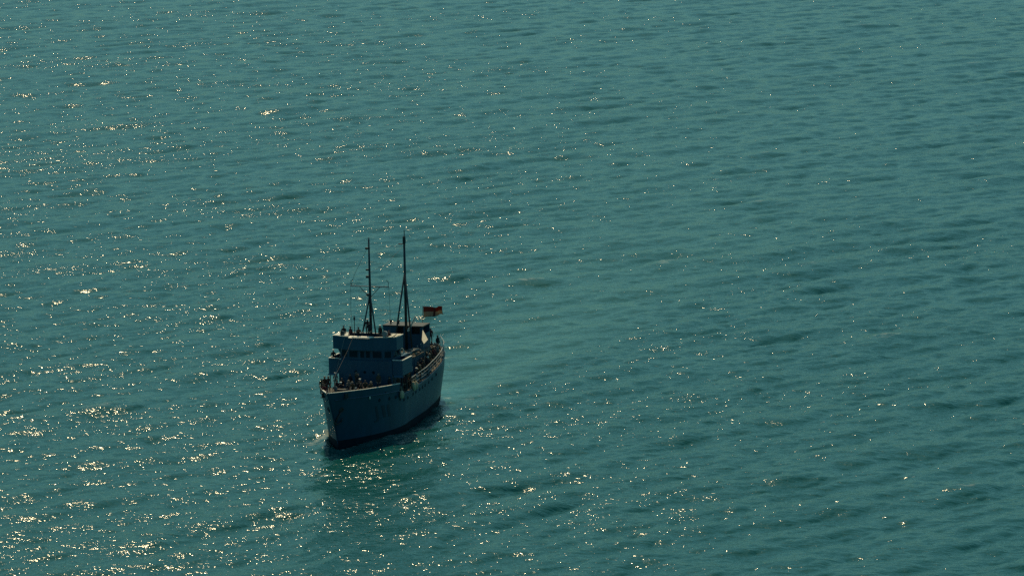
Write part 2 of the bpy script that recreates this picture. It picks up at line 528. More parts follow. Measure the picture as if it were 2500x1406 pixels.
# portholes
for i, x in enumerate([-4.7, -6.6, -8.0, -9.2, -10.3, -11.6, -12.9, -14.1, -15.3, -16.9, -18.1, -19.2, -20.8, -22.2, -24.0]):
    for side in (1,):
        z = deck_z(x) - 0.75
        y = half_breadth(x, z)
        dy = (half_breadth(x - 0.1, z) - half_breadth(x + 0.1, z)) / 0.2
        n = Vector((dy, 1, 0)).normalized()
        mb = MB()
        u, w = Vector((n.y, -n.x, 0)), Vector((0, 0, 1))
        ring = lambda r, o: [Vector((x, y, z)) + u * r * math.cos(a) + w * r * 1.25 * math.sin(a) + n * o for a in [2 * math.pi * k / 14 for k in range(14)]]
        vs = ring(0.155, -0.02) + ring(0.155, 0.035) + ring(0.12, 0.035) + ring(0.12, 0.012)
        fs = [(r * 14 + k, r * 14 + (k + 1) % 14, (r + 1) * 14 + (k + 1) % 14, (r + 1) * 14 + k) for r in range(3) for k in range(14)]
        fs.append(tuple(42 + k for k in range(14)))
        mb.add(vs, fs)
        o = mb.build('porthole', M['glass'], hull)
# anchor in its recess on the port bow, hawse hole
def hull_pt(x, z, off=0.0, side=1):
    y = half_breadth(x, z)
    dx = (half_breadth(x - 0.1, z) - half_breadth(x + 0.1, z)) / 0.2
    dz = (half_breadth(x, z + 0.1) - half_breadth(x, z - 0.1)) / 0.2
    n = Vector((dx, 1, -dz)).normalized()
    p = Vector((x, y, z)) + n * off
    return (p.x, side * p.y, p.z)
mb = MB()
mb.tube([hull_pt(0.75, 4.05, 0.08), hull_pt(0.95, 3.4, 0.12), hull_pt(1.1, 2.85, 0.14)], 0.09, 8)
mb.tube([hull_pt(0.45, 2.95, 0.15), hull_pt(0.75, 2.72, 0.15), hull_pt(1.1, 2.78, 0.17), hull_pt(1.35, 2.95, 0.13), hull_pt(1.52, 3.3, 0.10)], [0.05, 0.1, 0.13, 0.1, 0.04], 8)
mb.tube([hull_pt(0.45, 2.95, 0.15), hull_pt(0.35, 3.35, 0.12)], [0.1, 0.03], 8)
anchor = mb.build('anchor', M['iron'], hull, smooth=True)
for side in (1, -1):
    mb = MB()
    ring = [hull_pt(0.7 + 0.24 * math.cos(a), 4.2 + 0.24 * math.sin(a), 0.03, side) for a in [2 * math.pi * k / 16 for k in range(17)]]
    mb.tube(ring, 0.06, 6)
    mb.add([hull_pt(0.7 + 0.2 * math.cos(a), 4.2 + 0.2 * math.sin(a), 0.015, side) for a in [2 * math.pi * k / 16 for k in range(16)]], [tuple(range(16))])
    mb.build('hawse_pipe', M['iron'], hull)
# bow fairlead in the bulwark and a draught lamp on the side
mb = MB(); mb.lathe([(0.10, 0), (0.16, 0.02), (0.16, 0.10), (0.10, 0.12)], (hull_pt(-2.9, 5.0, 0.0)[0], half_breadth(-2.9, 5.0) + 0.02, 5.0), 'y', 12)
mb.build('side_lamp', M['white'], hull)
# white bow moustache seam: stem bar
mb = MB(); mb.tube([(stem_x(z) + 0.01, 0, z) for z in [0.2 + i * 0.4 for i in range(17)]], 0.06, 8)
mb.build('stem_bar', M['hull'], hull, smooth=True)

# pennant number painted on the port bow
def glyph(ch, x0, z0, size, width):
    cu = bpy.data.curves.new('glyph', 'FONT')
    cu.body = ch; cu.size = size; cu.resolution_u = 4
    t = bpy.data.objects.new('glyph', cu)
    link(t)
    dg = bpy.context.evaluated_depsgraph_get()
    me = bpy.data.meshes.new_from_object(t.evaluated_get(dg))
    bpy.data.objects.remove(t)
    import bmesh
    bm = bmesh.new(); bm.from_mesh(me)
    bmesh.ops.triangulate(bm, faces=bm.faces)
    bmesh.ops.subdivide_edges(bm, edges=bm.edges, cuts=3, use_grid_fill=True)
    minx = min(v.co.x for v in bm.verts); maxx = max(v.co.x for v in bm.verts)
    for v in bm.verts:
        x = x0 - (v.co.x - minx) / max(1e-6, maxx - minx) * width
        z = z0 + v.co.y
        x += 0.40 * v.co.y
        v.co = Vector(hull_pt(x, z, 0.02))
    bm.to_mesh(me); bm.free()
    me.materials.append(M['number'])
    o = link(bpy.data.objects.new('hull_letter', me)); o.parent = hull
    return o
glyph('J', -4.1, 2.55, 1.95, 0.85)
glyph('1', -5.75, 2.45, 1.95, 0.5)
glyph('1', -6.7, 2.40, 1.95, 0.5)

# ---------------- forward deckhouse
D0 = 4.42
mb = MB().prism([(-9.75, -3.05), (-9.5, -1.6), (-9.5, 1.6), (-9.75, 3.05), (-15.6, 3.05), (-15.6, -3.05)], D0 - 0.2, 7.86)
house = mb.build('deckhouse', M['house'], ship)
def door(parent, x, y, z0, nx, ny, w=0.75, h=1.75):
    """rounded steel door lying flat on a wall facing (nx, ny)"""
    tx, ty = -ny, nx
    P = lambda a, b, o: (x + tx * a + nx * o, y + ty * a + ny * o, z0 + b)
    out = []
    for k in range(24):
        a = 2 * math.pi * k / 24
        cx, cz = math.copysign(abs(math.cos(a)) ** 0.45, math.cos(a)) * w / 2, math.copysign(abs(math.sin(a)) ** 0.3, math.sin(a)) * h / 2 + h / 2
        out.append((cx, cz))
    mb = MB(); mb.add([P(a, b, 0.0) for a, b in out] + [P(a, b, 0.05) for a, b in out], [tuple(range(24, 48))] + [(k, (k + 1) % 24, 24 + (k + 1) % 24, 24 + k) for k in range(24)])
    d = mb.build('door', M['house'], parent)
    MB().tube([P(w * 0.32, h * 0.55, 0.05), P(w * 0.32, h * 0.55, 0.11), P(w * 0.18, h * 0.55, 0.11)], 0.018, 6).build('door_handle', M['iron'], d)
    return d
door(house, -13.2, 3.05, D0 + 0.1, 0, 1); door(house, -13.2, -3.05, D0 + 0.1, 0, -1)
def scuttle(parent, x, y, z, nx, ny, r=0.16):
    tx, ty = -ny, nx
    rg = lambda r_, o: [(x + tx * r_ * math.cos(a) + nx * o, y + ty * r_ * math.cos(a) + ny * o, z + r_ * math.sin(a)) for a in [2 * math.pi * k / 12 for k in range(12)]]
    mb = MB(); mb.add(rg(r, -.01) + rg(r, .03) + rg(r * .8, .03) + rg(r * .8, .012), [(q * 12 + k, q * 12 + (k + 1) % 12, (q + 1) * 12 + (k + 1) % 12, (q + 1) * 12 + k) for q in range(3) for k in range(12)] + [tuple(36 + k for k in range(12))])
    mb.build('porthole', M['glass'], parent)
for y in (-1.0, 0.0, 1.0): scuttle(house, -9.5, y, 6.6, 1, 0)
for x in (-11.6, -14.6): scuttle(house, x, 3.05, 6.6, 0, 1); scuttle(house, x, -3.05, 6.6, 0, -1)
# bridge wings: box platforms overhanging the side passage
for side in (-1, 1):
    mb = MB()
    y0, y1 = 3.06 * side, 4.22 * side
    mb.box(-13.2, -9.85, y0, y1, 6.30, 6.42)
    mb.box(-9.93, -9.85, y0, y1, 6.423, 7.92)
    mb.box(-13.2, -13.12, y0, y1, 6.423, 7.92)
    mb.box(-13.118, -9.932, y1 - 0.07 * side, y1, 6.423, 7.92)
    wing = mb.build('bridge_wing', M['house'], ship)
    mb = MB(); mb.box(-10.0, -9.80, y0, y1 + 0.04 * side, 7.925, 7.985); mb.box(-13.25, -10.003, y1 - 0.15 * side, y1 + 0.05 * side, 7.925, 7.985)
    mb.build('cap_rail', M['white'], wing)
    for x in (-10.0, -11.5, -13.0):
        MB().tube([(x, y1 - 0.1 * side, D0), (x, y1 - 0.1 * side, 6.3)], 0.05, 8).build('pillar', M['mast'], wing)
    # flared splinter skirt at the foot of the wing
    MB().slab([(-9.84, y0 + 0.15 * side, 6.30), (-9.84, y1, 6.30), (-9.70, y1 + 0.14 * side, 6.12), (-9.70, y0 + 0.15 * side, 6.12)], 0.03).build('splinter_skirt', M['house'], wing)

# ---------------- wheelhouse with its band of windows
WZ0, WZ1 = 7.865, 8.93
plan_w = [(-10.35, -2.95), (-9.95, -2.0), (-9.80, -0.7), (-9.80, 0.7), (-9.95, 2.0), (-10.35, 2.95), (-13.4, 2.95), (-13.4, -2.95)]
wheelhouse = MB().prism(plan_w, WZ0, WZ1).build('wheelhouse', M['house'], ship)
def wall_windows(a, b, n, parent, z0, z1, gap=0.11):
    a, b = Vector((*a, 0)), Vector((*b, 0))
    d = (b - a); ln = d.length; d.normalize(); nrm = Vector((d.y, -d.x, 0))
    w = (ln - gap * (n + 1)) / n
    for i in range(n):
        p = a + d * (gap + i * (w + gap)); q = p + d * w
        f = MB()
        c = lambda v, z, o: tuple(v + nrm * o + Vector((0, 0, z)))
        o_ = [c(p, z0, .002), c(q, z0, .002), c(q, z1, .002), c(p, z1, .002)]
        o2 = [c(p, z0, .04), c(q, z0, .04), c(q, z1, .04), c(p, z1, .04)]
        m_ = 0.05
        i2 = [c(p + d * m_, z0 + m_, .04), c(q - d * m_, z0 + m_, .04), c(q - d * m_, z1 - m_, .04), c(p + d * m_, z1 - m_, .04)]
        i1 = [c(p + d * m_, z0 + m_, .006), c(q - d * m_, z0 + m_, .006), c(q - d * m_, z1 - m_, .006), c(p + d * m_, z1 - m_, .006)]
        f.add(o_ + o2 + i2 + i1, [(r * 4 + k, r * 4 + (k + 1) % 4, (r + 1) * 4 + (k + 1) % 4, (r + 1) * 4 + k) for r in range(3) for k in range(4)])
        fr = f.build('window_frame', M['house'], parent)
        MB().slab([c(p + d * m_, z0 + m_, .012), c(q - d * m_, z0 + m_, .012), c(q - d * m_, z1 - m_, .012), c(p + d * m_, z1 - m_, .012)], 0.008).build('window_pane', M['glass'], parent)
for a, b, n in (((-10.35, -2.95), (-9.95, -2.0), 1), ((-9.95, -2.0), (-9.80, -0.7), 1), ((-9.80, -0.7), (-9.80, 0.7), 2), ((-9.80, 0.7), (-9.95, 2.0), 1), ((-9.95, 2.0), (-10.35, 2.95), 1), ((-10.35, 2.95), (-13.4, 2.95), 3), ((-13.4, -2.95), (-10.35, -2.95), 3)):
    wall_windows(a, b, n, wheelhouse, WZ0 + 0.22, WZ1 - 0.06)

# ---------------- flying bridge: open box above, its wings sloping in underneath
outer = [(-10.1, -3.75), (-9.62, -1.5), (-9.35, -1.25), (-9.35, 0.75), (-9.62, 1.0), (-10.35, 3.45), (-12.6, 3.45), (-12.6, -3.75)]
under = [(-10.2, -3.1), (-9.75, -1.5), (-9.62, -1.25), (-9.62, 0.75), (-9.75, 1.0), (-10.4, 3.0), (-12.6, 3.0), (-12.6, -3.1)]
FZ0, FZ1, FFL = 8.935, 10.34, 9.60
mb = MB()
mid = outer
n = len(outer)
ins = [(x + (-0.09 if x > -11 else 0.09), y * (1 - 0.09 / 3.85)) for x, y in outer]
vs = [(x, y, 8.55 if abs(y) < 0 else FZ0) for x, y in under] + [(x, y, FZ0 + 0.03) for x, y in outer] + [(x, y, FZ1) for x, y in outer] + [(x, y, FZ1) for x, y in ins] + [(x, y, FFL) for x, y in ins]
fs = [tuple(range(n - 1, -1, -1))] + [(r * n + k, r * n + (k + 1) % n, (r + 1) * n + (k + 1) % n, (r + 1) * n + k) for r in range(4) for k in range(n)] + [tuple(4 * n + k for k in range(n))]
flying = MB().add(vs, fs).build('flying_bridge', M['house'], ship)
mb = MB()
o2 = [(x + (0.05 if x > -11 else -0.05), y * 1.015) for x, y in outer]
i2 = [(x + (-0.17 if x > -11 else 0.16), y * (1 - 0.2 / 3.85)) for x, y in outer]
vs = [(x, y, FZ1 + .004) for x, y in o2] + [(x, y, FZ1 + .065) for x, y in o2] + [(x, y, FZ1 + .065) for x, y in i2] + [(x, y, FZ1 + .004) for x, y in i2]
fs = [(r * n + k, r * n + (k + 1) % n, ((r + 1) % 4) * n + (k + 1) % n, ((r + 1) % 4) * n + k) for r in range(4) for k in range(n)]
MB().add(vs, fs).build('cap_rail', M['white'], flying)
MB().slab([(-9.22, -1.7, FZ1 - .05), (-9.22, 0.75, FZ1 - .05), (-9.8, 0.95, FZ1 + 0.09), (-9.8, -1.7, FZ1 + 0.09)], 0.03).build('wind_deflector', M['white'], flying)
for y in (-3.3, -2.35):                                   # chart shelves on the starboard wing
    MB().slab([(-9.95, y - 0.32, FZ1 + .075), (-9.95, y + 0.32, FZ1 + .075), (-11.6, y + 0.32, FZ1 + .12), (-11.6, y - 0.32, FZ1 + .12)], 0.03).build('chart_shelf', M['white'], flying)
for q in ([(-9.95, 2.62, FZ1 + .075), (-9.95, 3.02, FZ1 + .075), (-11.2, 3.16, FZ1 + .22), (-11.2, 2.74, FZ1 + .22)], [(-10.2, 3.22, FZ1 + .075), (-10.2, 3.42, FZ1 + .075), (-11.4, 3.75, FZ1 + .22), (-11.4, 3.25, FZ1 + .22)]):
    MB().slab(q, 0.03).build('canvas_screen', M['canvas'], flying)
for side in (-1, 1):                                      # gussets under the overhang
    for x in (-10.4, -12.2):
        MB().add([(x, side * 2.96, 8.93), (x, side * 3.3, 8.93), (x, side * 2.96, 8.15), (x - .06, side * 2.96, 8.93), (x - .06, side * 3.3, 8.93), (x - .06, side * 2.96, 8.15)],
                 [(0, 1, 2), (5, 4, 3), (0, 3, 4, 1), (1, 4, 5, 2), (2, 5, 3, 0)]).build('gusset', M['house'], flying)
# instruments
mb = MB().lathe([(0.16, 0), (0.13, 0.7), (0.22, 0.75), (0.24, 1.0), (0.12, 1.14)], (-10.7, -0.55, FFL), 'z', 12); mb.build('compass_binnacle', M['mast'], flying, smooth=True)
mb = MB().tube([(-10.2, 2.2, FFL), (-10.2, 2.2, FFL + 0.95)], 0.05); mb.lathe([(0.05, -0.22), (0.26, -0.2), (0.3, 0.02), (0.3, 0.22)], (-10.2, 2.2, FFL + 1.15), 'x', 14)
mb.build('searchlight', M['rail'], flying, smooth=False)
mb = MB().tube([(-10.35, -2.7, FFL), (-10.35, -2.7, FFL + 0.9)], 0.05); mb.lathe([(0.05, -0.2), (0.2, -0.18), (0.24, 0.02), (0.24, 0.18)], (-10.35, -2.7, FFL + 1.05), 'x', 14)
mb.build('signal_lamp', M['mast'], flying)
mb = MB().box(-12.1, -11.5, 1.6, 2.6, FFL + .005, FFL + 0.8); mb.build('flag_locker', M['rail'], flying)
mb = MB().tube([(-12.2, -1.95, FFL), (-12.2, -1.95, FFL + 2.7)], [0.05, 0.04]); mb.lathe([(0.10, 0), (0.10, 0.32)], (-12.2, -1.95, FFL + 2.2), 'z', 10)
mb.build('aerial_post', M['mast'], flying)

# ---------------- masts
def mast(x, base, heads, r0, r1, name):
    mb = MB().tube([(x, 0, base), (x - 0.02, 0, heads * 0.6 + base * 0.4), (x - 0.03, 0, heads)], [r0, (r0 + r1) / 2, r1], 12)
    return mb.build(name, M['mast'], ship, smooth=True)
fm = mast(-12.0, FFL - 0.6, 20.6, 0.17, 0.09, 'foremast')
for y, x in ((-0.95, -11.2), (0.95, -11.2)):
    MB().tube([(-12.0, 0, 14.7), (x, y * 1.0, FFL - 0.1)], 0.085, 8).build('mast_leg', M['mast'], fm, smooth=True)
yard = MB().tube([(-11.95, -2.2, 15.55), (-11.95, 2.2, 15.55)], 0.06, 8).build('yard', M['rail'], fm, smooth=True)
for s_ in (-1, 1):
    MB().tube([(-11.97, 1.15 * s_, 15.5), (-12.0, 0, 14.3)], 0.035, 6).build('yard_brace', M['mast'], fm)
    pts = [(-11.95, 2.12 * s_, 15.6), (-11.95, 2.15 * s_, 16.05), (-11.95, 1.9 * s_, 16.3)]
    MB().tube(pts, 0.03, 6).build('aerial_hook', M['mast'], fm)
    MB().tube([(-11.95, 2.18 * s_, 15.5), (-12.0, 2.24 * s_, 12.8), (-12.1, 2.15 * s_, 10.3)], 0.016, 5).build('halyard', M['wire'], fm)
for z, w in ((19.6, 0.20), (17.3, 0.17), (16.5, 0.24), (14.55, 0.26)):
    MB().box(-11.85, -11.55, -0.28, 0.02, z, z + w).lathe([(0.11, -0.02), (0.12, 0.06)], (-12.02, 0, z + 0.05), 'z', 10).build('mast_lamp', M['iron'], fm)
MB().lathe([(0.05, 0), (0.09, 0.05), (0.08, 0.22), (0.03, 0.27)], (-12.03, 0, 20.6), 'z', 8).build('truck_lamp', M['rail'], fm)
MB().tube([(-12.03, -0.05, 19.9), (-11.9, -0.9, 18.3), (-11.95, -1.7, 16.8), (-11.95, -2.1, 15.7)], 0.018, 5).build('aerial_wire', M['wire'], fm)

am = mast(-24.4, 6.9, 19.35, 0.17, 0.12, 'mainmast')
for y, x in ((-1.15, -23.2), (1.05, -23.2)):
    MB().tube([(-24.4, 0, 15.5), (x, y, 6.8)], 0.095, 8).build('mast_leg', M['mast'], am, smooth=True)
MB().lathe([(0.17, 0), (0.17, 0.75), (0.08, 0.85)], (-24.43, 0, 18.6), 'z', 10).build('mast_collar', M['iron'], am)
MB().tube([(-24.43, 0.03, 19.3), (-24.43, 0.03, 20.1)], 0.05, 6).build('pole_aerial', M['iron'], am)
MB().box(-24.25, -23.95, -0.55, -0.1, 18.55, 18.65).build('mast_bracket', M['iron'], am)
MB().tube([(-24.1, 0.3, 8.9), (-24.0, 1.28, 10.62)], [0.11, 0.09], 8).build('derrick_stub', M['white'], am)
# rigging wires between the masts and to the bow
MB().tube([(-24.4, 0, 18.4), (-17.5, 0, 17.2), (-12.0, 0, 17.0)], 0.014, 5).build('triatic_stay', M['wire'], am)
MB().tube([(-11.9, 0, 14.7), (-4, 0, 9.8), (2.6, 0, 6.7)], 0.013, 5).build('forestay', M['wire'], fm)

# ---------------- after casing, shelter and fittings
casing = MB().box(-27.4, -15.65, -2.2, 2.2, D0 - 0.2, 6.72).build('after_casing', M['house'], ship)
roof = MB().box(-27.7, -15.63, -2.4, 2.4, 6.723, 6.80).build('casing_roof', M['deck'], casing)
for x in (-17.0, -20.5, -25.4): door(casing, x, 2.2, deck_z(x) + 0.05, 0, 1, 0.7, 1.7)
for x in (-18.3, -19.3, -22.0, -23.4): scuttle(casing, x, 2.2, 6.0, 0, 1)
sh = MB()
sx0, sx1 = -27.6, -24.95
sh.box(sx0, sx1, -2.38, 1.75, 6.803, 8.45)                # dado
sh.box(sx0, sx1, -2.9, -1.3, 8.453, 9.247)              # closed bay
sh.box(sx1 - 0.25, sx1, -0.5, 0.42, 8.453, 9.247)        # pier
sh.box(sx1 - 0.25, sx1, 1.45, 1.75, 8.453, 9.247)
sh.box(sx0, sx0 + 0.1, -1.298, 1.75, 8.453, 9.247)
shelter = sh.build('after_shelter', M['house'], ship)
MB().slab([(sx0, -2.95, 9.25), (sx1 + 0.04, -2.95, 9.25), (sx1 + 0.04, 1.8, 9.25), (sx0, 1.8, 9.25)], 0.14).build('shelter_roof', M['iron'], shelter)
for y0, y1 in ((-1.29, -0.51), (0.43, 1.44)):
    MB().box(sx1 - 1.2, sx1 - 0.6, y0, y1, 8.453, 9.245).build('shelter_shade_block', M['dark'], shelter)  # solid block in the open bay; its near-black colour imitates interior shade
for y, r in ((-2.3, .13), (-1.4, .16), (-0.1, .12)):
    MB().lathe([(r * .6, 0), (r * .6, .2), (r, .22), (r, .34), (r * .4, .42)], (-26.0, y, 9.423), 'z', 10).build('mushroom_vent', M['iron'], shelter)
funnel = MB().prism([(-17.4 + 1.0 * math.cos(a), 0.72 * math.sin(a)) for a in [2 * math.pi * k / 20 for k in range(20)]], 6.803, 8.75).build('funnel', M['house'], ship, smooth=False)
MB().prism([(-17.4 + 1.06 * math.cos(a), 0.78 * math.sin(a)) for a in [2 * math.pi * k / 20 for k in range(20)]], 8.753, 9.0).build('funnel_cap', M['iron'], funnel)
# canvas awning rigged over the port after deck
A = [(-24.8, 1.80, 9.0), (-23.0, 2.97, 8.2), (-21.8, 2.87, 7.9), (-22.6, 2.38, 8.2)]
awning = MB().slab([A[0], A[3], A[2], A[1]], 0.035).build('canvas_awning', M['canvas'], ship)
for p in A[1:]:
    MB().tube([(p[0], p[1], D0 + 0.1), (p[0], p[1], p[2])], 0.03, 6).build('awning_pole', M['rail'], awning)
screen = MB().slab([(-14.0, 3.52, 6.84), (-14.0, 3.81, 6.95), (-15.0, 3.32, 7.63), (-15.0, 3.13, 7.53)], 0.03).build('canvas_dodger', M['canvas'], ship)
MB().tube([(-14.1, 3.45, D0), (-14.1, 3.45, 6.75)], 0.04, 6).build('dodger_post', M['rail'], screen)
# life floats and gear stowed along the casing
for x, y, z, t in ((-17.9, 2.05, 7.25, 0.35), (-20.3, 2.0, 7.2, 0.5), (-21.9, 1.6, 7.1, 0.2)):
    pts = [(x + 0.85 * math.copysign(abs(math.cos(a)) ** 0.7, math.cos(a)), y + 0.5 * math.sin(a) * math.cos(t), z + 0.5 * math.sin(a) * math.sin(t)) for a in [2 * math.pi * k / 24 for k in range(25)]]
    fl = MB().tube(pts, 0.16, 8).build('life_float', M['mast'], casing, smooth=True)
    for k in (2, 7, 13, 19): MB().tube([pts[k], (x, y, z)], 0.02, 5).build('float_lashing', M['rail'], fl)
for x, y in ((-16.8, 2.25), (-18.9, 2.3), (-19.6, 2.28), (-21.2, 2.3), (-22.6, 2.25)):
    MB().tube([(x, y, 6.8), (x, y, 7.75)], 0.025, 6).tube([(x - .03, y, 7.75), (x + .03, y, 7.78)], 0.07, 6).build('lamp_post', M['rail'], casing)
g_ = random.Random(21)
for k in range(22):
    x = -15.9 - 7.4 * g_.random(); low = k % 3 == 0
    y, z = (g_.uniform(2.6, 3.3), deck_z(x)) if low else (g_.uniform(0.9, 2.3), 6.803)
    r, h = g_.uniform(0.08, 0.17), g_.uniform(0.22, 0.55)
    MB().lathe([(r, 0), (r, h * 0.8), (r * 0.75, h * 0.9), (r * 0.4, h)], (x, y, z), 'z', 10).build('stowed_canister', M[('white', 'rail', 'mast', 'canvas')[k % 4]], casing)
for k in range(7):
    x = -16.4 - 6.6 * g_.random(); y = g_.uniform(1.0, 2.2); a = g_.uniform(0, 3.1); l = g_.uniform(0.5, 1.1)
    MB().tube([(x - l * math.cos(a), y - 0.5 * l * math.sin(a), 6.95), (x + l * math.cos(a), y + 0.5 * l * math.sin(a), 7.35)], 0.035, 6).build('stowed_spar', M['rail'], casing)
# lifebuoys, reels, lockers, ventilators along the port side deck
def torus(c, R_, r_, nrm):
    n_ = Vector(nrm).normalized(); u = n_.orthogonal().normalized(); w = n_.cross(u)
    return MB().tube([Vector(c) + (u * math.cos(a) + w * math.sin(a)) * R_ for a in [2 * math.pi * k / 18 for k in range(19)]], r_, 8)
for i, (c, nrm) in enumerate([((-13.2, 3.06, 8.42), (0.5, 1, 0.25)), ((-18.8, 2.3, 5.6), (0, 1, 0)), ((-24.2, 2.3, 5.9), (0, 1, 0))]):
    torus(c, 0.30, 0.085, nrm).build('lifebuoy', M['orange'], casing)
for x, y, h, r in ((-15.9, 1.4, 1.3, 0.22), (-16.2, -1.4, 1.3, 0.22), (-21.7, -1.6, 1.1, 0.2), (-16.0, 2.1, 0.9, .16)):
    mb = MB().tube([(x, y, 6.803), (x, y, 6.8 + h * 0.7), (x + 0.08, y, 6.8 + h * 0.92), (x + 0.34, y, 6.8 + h)], [r * .7, r * .7, r * .85, r * 1.3], 12)
    mb.build('cowl_ventilator', M['rail'], casing, smooth=True)
for x, y, z, a, b, c, m in ((-16.9, 3.25, D0, 0.5, 0.35, 0.75, 'house'), (-19.2, 3.2, D0, 0.9, 0.35, 0.6, 'house'), (-22.0, 3.0, D0 + .25, 0.7, 0.4, 0.6, 'house'), (-28.8, -0.8, 5.5, 0.7, .5, .85, 'house')):
    MB().box(x - a, x + a, y - b, y + b, z, z + c).build('deck_locker', M[m], ship)
for x, y in ((-15.2, 3.5), (-21.4, 3.15)):
    mb = MB().lathe([(0.34, -0.35), (0.34, -0.31), (0.16, -0.30), (0.16, 0.30), (0.34, 0.31), (0.34, 0.35)], (x, y, D0 + 0.5), 'x', 14)
    mb.box(x - .4, x + .4, y - .06, y + .06, D0, D0 + .5)
    mb.build('hawser_reel', M['iron'], ship)
# forecastle: windlass, bollards, hatch
mb = MB().lathe([(0.22, -0.75), (0.30, -0.7), (0.2, -0.5), (0.2, 0.5), (0.30, 0.7), (0.22, 0.75)], (-1.6, 0, deck_z(-1.6) + 0.5), 'y', 14); mb.box(-1.95, -1.25, -0.45, 0.45, deck_z(-1.6) - .02, deck_z(-1.6) + 0.45)
mb.build('windlass', M['iron'], ship, smooth=False)
for x, y in ((0.6, 1.3), (0.6, -1.3), (-6.0, 3.5), (-6.0, -3.5), (-32.6, 0.9), (-32.6, -0.9)):
    z = deck_z(x)
    mb = MB().box(x - .4, x + .4, y - .16, y + .16, z - .02, z + .06)
    for d_ in (-.22, .22): mb.lathe([(0.11, 0), (0.11, .35), (.15, .38), (.15, .44)], (x + d_, y, z + .05), 'z', 10)
    mb.build('bollard', M['iron'], ship)
MB().box(-5.4, -4.2, -0.6, 0.6, deck_z(-5) - .05, deck_z(-5) + .45).build('hatch', M['house'], ship)
# gun-less sampson post at the bow with jackstaff
MB().tube([(2.7, 0, 5.4), (2.75, 0, 6.9)], 0.03, 6).build('jackstaff', M['rail'], ship)

# ---------------- railings of the after deck
def railing(side, x0, x1, n):
    xs = [lerp(x0, x1, i / n) for i in range(n + 1)]
    base = [Vector((x, side * (half_breadth(x, deck_z(x)) - 0.08), deck_z(x))) for x in xs]
    dense = [lerp(x0, x1, i / (n * 3)) for i in range(n * 3 + 1)]
    dn = [Vector((x, side * (half_breadth(x, deck_z(x)) - 0.08), deck_z(x))) for x in dense]
    top = MB().tube([p + Vector((0, 0, 1.08)) for p in dn], 0.05, 6).build('railing', M['rail'], ship)
    for h in (0.36, 0.72): MB().tube([p + Vector((0, 0, h)) for p in dn], 0.024, 5).build('guard_wire', M['rail'], top)
    for p in base: MB().tube([p - Vector((0, 0, .02)), p + Vector((0, 0, 1.06))], 0.03, 6).build('stanchion', M['rail'], top)
    return top
for s_ in (1, -1): railing(s_, -13.6, -34.6, 20)
st = MB().tube([(-30.85, 0, 6.1), (-30.9, -0.5, 6.12), (-30.6, -1.0, 6.1)], 0.03, 6)
# flagstaff raked over the stern
staff_a, staff_b = Vector((-29.9, 0.05, 5.7)), Vector((-30.7, 0.0, 10.8))
MB().tube([staff_a, staff_b], [0.05, 0.03], 8).build('flagstaff', M['mast'], ship)
# halyard from the flying bridge down to the starboard passage
MB().tube([(-9.72, -2.25, 10.3), (-9.55, -2.75, 8.4), (-9.45, -3.35, 6.0)], 0.022, 5).build('hand_line', M['rail'], flying)

def place(o, p, rz=0.0):
    """stand a top-level thing at ship position p, turned rz in the ship's own axes"""
    p = Vector(p)
    o.matrix_world = ship_m @ Matrix.Translation(Vector((p.x * LSC, p.y, p.z))) @ Matrix.Rotation(rz, 4, 'Z')
    return o

